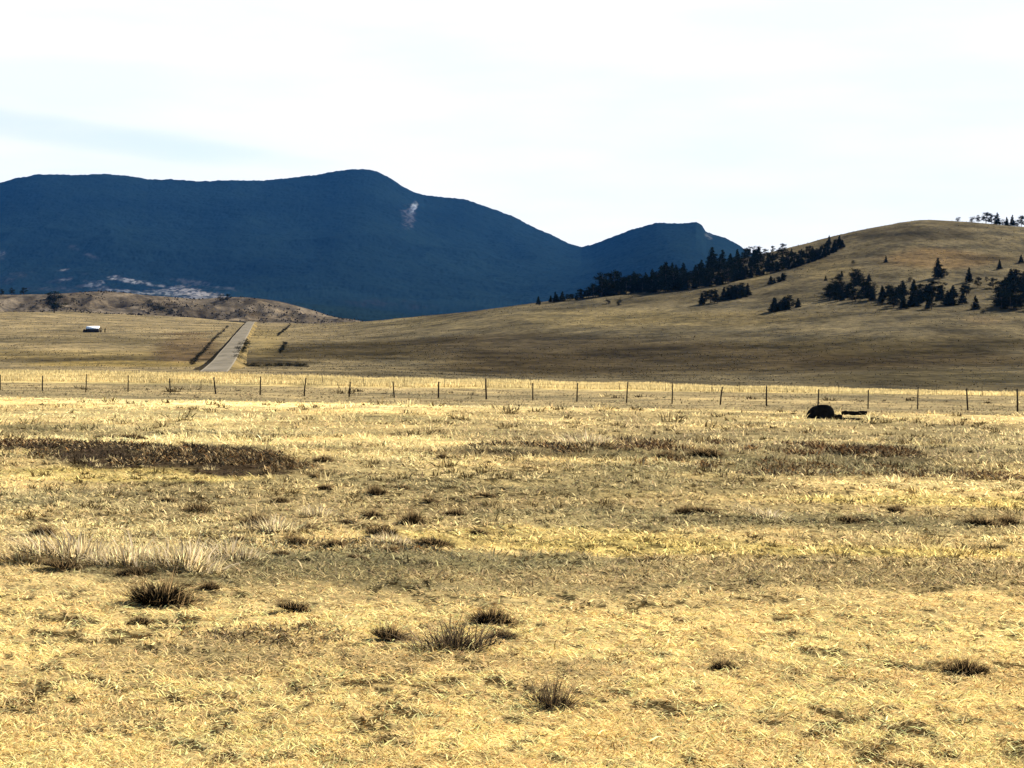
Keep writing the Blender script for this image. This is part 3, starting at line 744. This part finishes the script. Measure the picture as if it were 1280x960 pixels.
def treepx(kind, u, row, hpx, label, group=None, wide=1.0, lo=200, hi=1250, name=None):
    x, y, z = hit(u, row, lo, hi)
    return tree(kind, x, y, z, hpx/F*y, label, group, name, wide)
# the long belt on the hill's left shoulder
BE = [(690,379),(740,373),(800,366),(860,363),(900,357),(960,343),(1000,333),(1030,322),(1052,311)]
BT = [(690,1),(740,6),(800,8),(860,18),(900,26),(940,28),(960,23),(1000,16),(1030,11),(1052,4)]
def lerp(tb, u): return float(np.interp(u, [p[0] for p in tb], [p[1] for p in tb]))
u = 690.0
while u < 1053:
    th = lerp(BT, u); be = lerp(BE, u)
    hp = .88*(14+12*sst(715, 770, u)-4*sst(840, 870, u)-9*sst(930, 965, u))
    k = 1
    rows = [be-.8]
    q = be-5
    while q > be-th:
        if random.random() < (.8 if u > 955 else .42): rows.append(q)
        q -= random.uniform(3.5, 6.5)
    zone = 'lower left end' if u < 780 else ('middle part' if u < 955 else 'dense upper right end')
    for r_ in rows:
        kind = 'pine' if random.random() < .5 else 'round'
        treepx(kind, u+random.uniform(-2, 2), r_+random.uniform(-.6, .6), float(hp)*random.uniform(.6, 1.1)*(.8 if u > 955 and r_ < be-6 else 1), 'black evergreen in the %s of the long tree belt on the hill' % zone, 'trees of the long belt on the hill, '+zone, wide=1.25 if kind == 'round' else 1.1)
    u += random.uniform(3.0, 5.2) if u < 955 else random.uniform(2.6, 4.0)
for (u, r_, h_, kd, lb) in [
 (673,381,11,'pine','small lone pine just left of the long tree belt, at its foot'),
 (752,371,31,'round','broad crowned tree standing above the lower left end of the belt'),
 (768,368,30,'round','second broad crowned tree, right of the widest one in the belt'),
 (832,365,38,'pine','tall pointed pine standing out of the belt against the blue mountain'),
 (815,366,30,'pine','pointed pine just left of the tallest spire in the belt'),
 (854,350,22,'pine','narrow pine top right of the tallest spire in the belt'),
 (890,335,27,'pine','tall pine at the highest point of the belt against the mountain'),
 (903,336,24,'pine','narrow pine beside the one at the belt top'),
 (946,324,17,'round','ragged open crowned tree on the skyline where mountain meets hill'),
 (966,316,9,'round','small rounded tree on the skyline, right of the ragged open one'),
 (978,317,13,'round','dark rounded tree on the skyline above the dense end of the belt'),
 (1036,306,12,'pine','pine tip at the upper right end of the belt'),
 (1049,307,13,'pine','last pointed pine at the right tip of the belt'),
 (773,382,10,'bush','small bush hanging below the belt on the open slope'),
 (761,380,8,'bush','low bush under the belt beside the hanging one'),
 (1107,328,9,'pine','tiny lone pine high on the bare slope'),
 (1032,351,7,'pine','tiny pine left above the dark clump in mid slope'),
 (1172,348,26,'pine','tall lone pine with a long shadow on the upper slope at right'),
 (1180,347,12,'round','low dark tree tucked behind the tall lone pine'),
 (1211,353,19,'pine','single pine right of the tall lone one'),
 (1222,359,13,'round','leaning dark tree at the foot of the single pine'),
 (1249,337,13,'pine','small pine with a thin shadow above the black grove at the right edge'),
 (1276,329,11,'pine','little pine near the right edge, highest on the slope'),
 (1241,360,13,'round','round dark tree at the left side of the black grove at the right edge'),
 (1219,387,18,'pine','leaning lone pine below, between the middle grove and the edge grove'),
 (1229,392,7,'bush','tiny bush under the leaning lone pine'),
 (1052,346,8,'pine','small tree top poking above the mid slope clump'),
 (1086,352,10,'pine','pine top at the right shoulder of the mid slope clump'),
 (1197,277,6,'bush','small bush alone on the skyline at right'),
 (1214,277,8,'bush','pale edged low bush at the left of the skyline trees'),
 (1222,278,10,'round','short dark tree between the pale edged bush and the thick skyline tree'),
 (1258,282,11,'pine','short pointed tree among the skyline trees, left of the slim one'),
 (1271,283,9,'bush','low bush filling the gap between the slim and the broad skyline trees'),
 (1232,279,14,'round','thick dark tree, leftmost tall one on the skyline'),
 (1239,279,12,'round','dark rounded tree second on the skyline'),
 (1246,280,15,'pine','tallest narrow tree on the skyline'),
 (1253,281,8,'bush','low bush on the skyline between taller trees'),
 (1265,282,14,'pine','slim tree on the skyline near the right edge'),
 (1276,283,14,'round','broad tree on the skyline at the right edge'),
 (1137,352,7,'bush','little bush between the middle grove and the tall lone pine, left of its shadow'),
 (1162,370,16,'pine','pine rising at the back of the middle grove under the tall lone one'),
 (1205,366,12,'round','rounded tree at the right end of the middle grove'),
 (1233,352,7,'bush','small bush between the single pine and the edge grove'),
 (1066,330,5,'bush','tiny bush on the bare slope beyond the right tip of the belt'),
 (1093,360,9,'bush','small bush right of the mid slope clump'),
]:
    treepx(kd, u, r_, h_, lb, wide=1.15 if kd == 'round' else 1.0)
def clump(poly_fn, n, h0, h1, what, grp, kinds=('pine',)):
    for _ in range(n):
        u, r_ = poly_fn()
        treepx(random.choice(kinds), u, r_, random.uniform(h0, h1), what, grp, wide=1.2)
clump(lambda: (lambda t: (877+59*t+random.uniform(-2, 2), 382-11*t+random.uniform(-2.5, .5)))(random.random()), 17, 11, 18, 'black evergreen in the narrow clump below the middle of the belt', 'trees of the narrow clump below the belt', ('pine', 'round'))
clump(lambda: (lambda t: (959+43*t, 392-7*t+random.uniform(-2, .5)))(random.random()), 10, 11, 19, 'black tree in the small clump lowest on the slope', 'trees of the lowest small clump', ('pine', 'round'))
clump(lambda: (lambda t: (957+25*t, 359-10*t+random.uniform(-1, 1)))(random.random()), 6, 6, 12, 'small tree in the slanting string just under the belt', 'trees in the slanting string under the belt', ('pine', 'round'))
clump(lambda: (lambda t: (1036+57*t, 381-abs(t-.6)*8+random.uniform(-28, 0)*(1-abs(2*t-1)**2)))(random.random()), 34, 9, 20, 'black evergreen in the broad mid slope clump', 'trees of the broad mid slope clump', ('pine', 'round', 'round'))
clump(lambda: (lambda t: (1100+108*t, 390-abs(t-.45)*18+random.uniform(-24, 0)*(1-.4*abs(2*t-1))))(random.random()), 46, 9, 21, 'black evergreen in the middle grove right of the mid slope clump', 'trees of the middle grove', ('pine', 'round'))
clump(lambda: (lambda t: (1249+60*t, 387+random.uniform(-40, 0)*min(1, .4+t*2)+random.uniform(0, 3)))(random.random()), 56, 11, 23, 'black evergreen in the thick grove at the right edge', 'trees of the thick grove at the right edge', ('pine', 'round'))
# far trees on the reddish rise
for (u, r_, h_, kd, lb) in [
 (68,391,27,'round','lone dark green tree at the foot of the reddish rise, far left'),
 (186,384,10,'bush','dark bush on the reddish rise below the pale rocks'),
 (194,388,12,'bush','second dark bush below the pale rocks'),
 (203,391,8,'bush','low bush right of the two below the pale rocks'),
 (214,393,7,'bush','small bush in the string running down the reddish rise'),
 (224,395,7,'bush','last bush of the string on the reddish rise'),
 (276,376,9,'bush','dark bush left of two at the right end of the pale rocks'),
 (285,377,10,'round','dark tree right of two at the right end of the pale rocks'),
 (92,378,6,'bush','tiny bush on the reddish rise right of the lone tree'),
 (15,368,9,'round','dark tree on top of the reddish rise near the left edge'),
 (30,367,9,'round','wide dark tree on top of the reddish rise, second from the left edge'),
 (3,369,8,'round','dark tree on top of the reddish rise touching the left edge'),
]:
    x, y, z = hit(u, r_, 1200, 2000); tree(kd, x, y, z, h_/F*y, lb, wide=1.3)
# brush along the far road and the two ditch lines
def row_bushes(pts, n, h0, h1, lb, grp, D0, D1):
    for k in range(n):
        t = (k+random.random()*.7)/n
        u = pts[0][0]*(1-t)+pts[1][0]*t; D = D0*D1/(D1*(1-t)+D0*t)
        x = (u-640)/F*D; z = float(zground(x, D))
        tree('bush', x, D, z, random.uniform(h0, h1), lb, grp, wide=1.5)
row_bushes([(294,446),(309,428)], 18, 1.4, 2.6, 'dark brush bush on the right verge of the far road', 'bushes on the right verge of the far road', 440, 640)
row_bushes([(239,457),(286,410)], 34, .7, 1.5, 'low dark bush in the line left of the far road', 'bushes in the line left of the far road', 430, 1080)
row_bushes([(363,406),(347,432)], 34, .6, 1.3, 'low dark bush in the upper thin line right of the far road', 'bushes in the upper thin line right of the road', 1120, 730)
row_bushes([(358,435),(350,449)], 16, .7, 1.4, 'low dark bush in the lower short line right of the far road', 'bushes in the lower short line right of the road', 640, 520)
row_bushes([(305,452),(385,458)], 30, .6, 1.3, 'low dark bush at the foot of the slope right of the road', 'bushes at the foot of the slope right of the road', 430, 400)

# ------------------------------------------------------------------ shed on the far field
def shed():
    x, y, z = hit(116, 415.5, 500, 1300); s = y/F
    o = empty('livestock_shed', (x, y, z), .08, label='low dark open fronted shed with a bright white roof on the far field', category='shed')
    L, Wd, H = 15*s, 6.0, 5.0*s
    b = MB(); b.box((0, Wd*.25, H/2), (L, .15, H)); b.box((-L/2+.1, 0, H/2), (.2, Wd*.5, H)); b.box((L/2-.1, 0, H/2), (.2, Wd*.5, H)); b.box((0, -2.0, H*.42), (L*.98, .12, H*.84)); 
    link('wall', b.mesh('wall', M_dark), o)
    for k in range(6):
        q = MB(); q.box((-L/2+.2+k*(L-.4)/5, -Wd*.35, H/2-.1), (.2, .2, H+.1)); link('post', q.mesh('post', M_dark), o)
    a = math.atan2(1.5, Wd*.6); r = MB(); r.box((0, -.1, H-.3+.75), (L+.5, 1.5/math.sin(a), .14), [[1, 0, 0], [0, math.cos(a), -math.sin(a)], [0, math.sin(a), math.cos(a)]])
    link('roof', r.mesh('roof', M_white), o)
    l = MB(); l.box((-L/2-.9, -.3, H*.35), (1.4, Wd*.5, H*.7), [[.9, 0, .43], [0, 1, 0], [-.43, 0, .9]]); link('lean_to', l.mesh('lean_to', M_dark), o)
    t2 = tree('bush', x+L/2+1.4, y-1, z, H*1.3, 'dark upright bush touching the right end of the shed', wide=.6)
    t3 = tree('bush', x+L/2+3.6, y-1, z, H*1.25, 'second dark bush, a gap away from the right end of the shed', wide=.5)
shed()

# ------------------------------------------------------------------ black lump and timber by the fence
def lump():
    x, y, z = hit(1026, 523, 30, 95); s = y/F
    g = np.random.default_rng(4)
    # dome with a steep right side
    nu, nv = 36, 18; V = []
    for j in range(nv+1):
        ph = j/nv*math.pi/2
        for i in range(nu):
            th = i/nu*2*math.pi; cx = math.cos(th); cy = math.sin(th)
            ex = math.copysign(abs(cx)**.75, cx); ey = math.copysign(abs(cy)**.75, cy)
            r = math.cos(ph)**.42; zz = math.sin(ph)**.85
            hx = 1.0-.30*max(0, -ex*r)
            px = ex*r*(1 if ex > 0 else 1.02); pz = zz*hx
            n_ = 1+.06*float(fbm(np.array([px*2+3]), np.array([ey*2+pz*3]), 200, 3)[0])
            V.append((px*17*s*n_, ey*r*11*s*n_, pz*18*s*n_-.03))
    V = np.array(V); i = np.arange(nu); f = []
    for j in range(nv): f.append(np.stack([j*nu+i, j*nu+(i+1) % nu, (j+1)*nu+(i+1) % nu, (j+1)*nu+i], 1))
    o = link('boulder', mesh_np('boulder', V, np.concatenate(f), M_rock, None, True), label='big black rounded boulder sitting in the grass before the fence at right', category='boulder')
    o.location = (x, y, float(zground(x, y)))
    def log(u0, u1, row, ra, rb, lb, hgt, nm='log', knob=False):
        X0, Y0, Z0 = hit(u0, row, 30, 95); X1 = (u1-640)/F*Y0; zz = float(zground((X0+X1)/2, Y0))
        mb = MB(); n = 9; pts = []; rad = []
        for k in range(n):
            t = k/(n-1); pts.append(((X1-X0)*t, .1*math.sin(t*5), hgt+.015*math.sin(t*9))); rad.append((ra*(1-t)+rb*t)*s*(1+.12*math.sin(k*2.3)))
        mb.tube(pts, rad, 9)
        if knob: mb.tube([((X1-X0)*.86, 0, hgt), ((X1-X0)*1.0, .02, hgt+3.2*s)], [1.2*s, .5*s], 6)
        oo = link(nm, mb.mesh(nm, M_log), label=lb, category='log'); oo.location = (X0, Y0, zz)
    log(1040, 1052, 523, 4.0, 2.6, 'short black stump piece against the right side of the boulder', .07, 'stump')
    log(1053, 1083, 520.5, 2.6, 2.8, 'thick straight black log lying level, right of the boulder', .16)
    log(1046, 1098, 524.5, 1.3, 1.0, 'long thin black branch with a forked tip, in front of the thick log', .05, 'branch', True)
lump()

# ------------------------------------------------------------------ camera, sun, sky, haze
cam = bpy.data.cameras.new('camera'); co = bpy.data.objects.new('camera', cam); col.objects.link(co)
co.location = (0, 0, EYE); co.rotation_euler = (R(90)-math.atan((480-HOR)/F), 0, 0)
cam.sensor_width = 36; cam.lens = F/1280*36; cam.clip_start = .1; cam.clip_end = 60000
scene.camera = co
SE, SA = 33.0, 46.0         # sun height; bearing clockwise from the view direction
sun = bpy.data.lights.new('sun', 'SUN'); so = bpy.data.objects.new('sun', sun); col.objects.link(so)
sun.energy = 5.0; sun.angle = R(.53); sun.color = (1, .95, .87)
so.rotation_euler = (R(90-SE), 0, R(180-SA)); so.location = (60, 60, 60)
w = bpy.data.worlds.new('World'); scene.world = w; w.use_nodes = True; nt = w.node_tree
bg = nt.nodes['Background']
sky = N(nt, 'ShaderNodeTexSky', sky_type='NISHITA'); sky.sun_disc = False
sky.sun_elevation = R(SE); sky.sun_rotation = R(SA); sky.air_density = 1.0; sky.dust_density = 1.2; sky.altitude = 2400
# thin bright cloud low in the sunny half of the sky
tc = N(nt, 'ShaderNodeTexCoord')
def vm(op, a, b=None):
    n = N(nt, 'ShaderNodeVectorMath', operation=op); nt.links.new(a, n.inputs[0])
    if b is not None: n.inputs[1].default_value = b
    return n
def ma(op, a, b):
    n = N(nt, 'ShaderNodeMath', operation=op)
    for s, v in ((n.inputs[0], a), (n.inputs[1], b)):
        if isinstance(v, (int, float)): s.default_value = v
        else: nt.links.new(v, s)
    return n.outputs[0]
def mr(v, a, b, c=0., d=1.):
    n = N(nt, 'ShaderNodeMapRange', interpolation_type='SMOOTHSTEP'); nt.links.new(v, n.inputs[0])
    for k, q in zip((1, 2, 3, 4), (a, b, c, d)): n.inputs[k].default_value = q
    return n.outputs[0]
sep = N(nt, 'ShaderNodeSeparateXYZ'); nt.links.new(tc.outputs['Generated'], sep.inputs[0])
nz = N(nt, 'ShaderNodeTexNoise'); nz.inputs['Scale'].default_value = 6; nz.inputs['Detail'].default_value = 6
st_ = vm('MULTIPLY', tc.outputs['Generated'], (1, 1, 6)); nt.links.new(st_.outputs[0], nz.inputs['Vector'])
veil = mr(sep.outputs['Z'], .55, .2); front = mr(sep.outputs['Y'], .2, .75)
# an opening in the veil, low on the left
ex = ma('DIVIDE', ma('SUBTRACT', sep.outputs['X'], -.27), .16)
ez = ma('DIVIDE', ma('ADD', ma('SUBTRACT', sep.outputs['Z'], .143), ma('MULTIPLY', ma('ADD', sep.outputs['X'], .3), .11)), .008)
dd = ma('ADD', ma('ADD', ma('MULTIPLY', ex, ex), ma('MULTIPLY', ez, ez)), ma('MULTIPLY', ma('SUBTRACT', nz.outputs['Fac'], .5), 2.2))
gap = mr(dd, 1.8, -.2)
cov = ma('MULTIPLY', ma('MULTIPLY', veil, front), ma('SUBTRACT', 1.0, ma('MULTIPLY', gap, .30)))
vc = ramp(nt, nz.outputs['Fac'], [(.35, (6.15, 6.4, 6.45)), (.6, (6.7, 6.65, 6.45))])
mx = mixc(nt, 'MIX', cov, sky.outputs[0], vc.outputs[0])
nt.links.new(mx, bg.inputs['Color']); bg.inputs['Strength'].default_value = .06

hb = MB(); hb.box((0, 4500, 900), (26000, 17000, 1960))
mh = bpy.data.materials.new('haze'); mh.use_nodes = True; hn = mh.node_tree; hn.nodes.clear()
out = hn.nodes.new('ShaderNodeOutputMaterial'); pv = hn.nodes.new('ShaderNodeVolumePrincipled')
pv.inputs['Color'].default_value = (.07, .33, .92, 1); pv.inputs['Density'].default_value = 1.1e-5; pv.inputs['Anisotropy'].default_value = .1
hn.links.new(pv.outputs[0], out.inputs['Volume'])
link('haze', hb.mesh('haze', mh), kind='stuff', label='thin blue haze in the air', category='haze')

vs = scene.view_settings; vs.view_transform = 'Standard'; vs.look = 'None'; vs.gamma = 1; vs.exposure = 1.5; vs.use_curve_mapping = False
scene.render.engine = 'CYCLES'
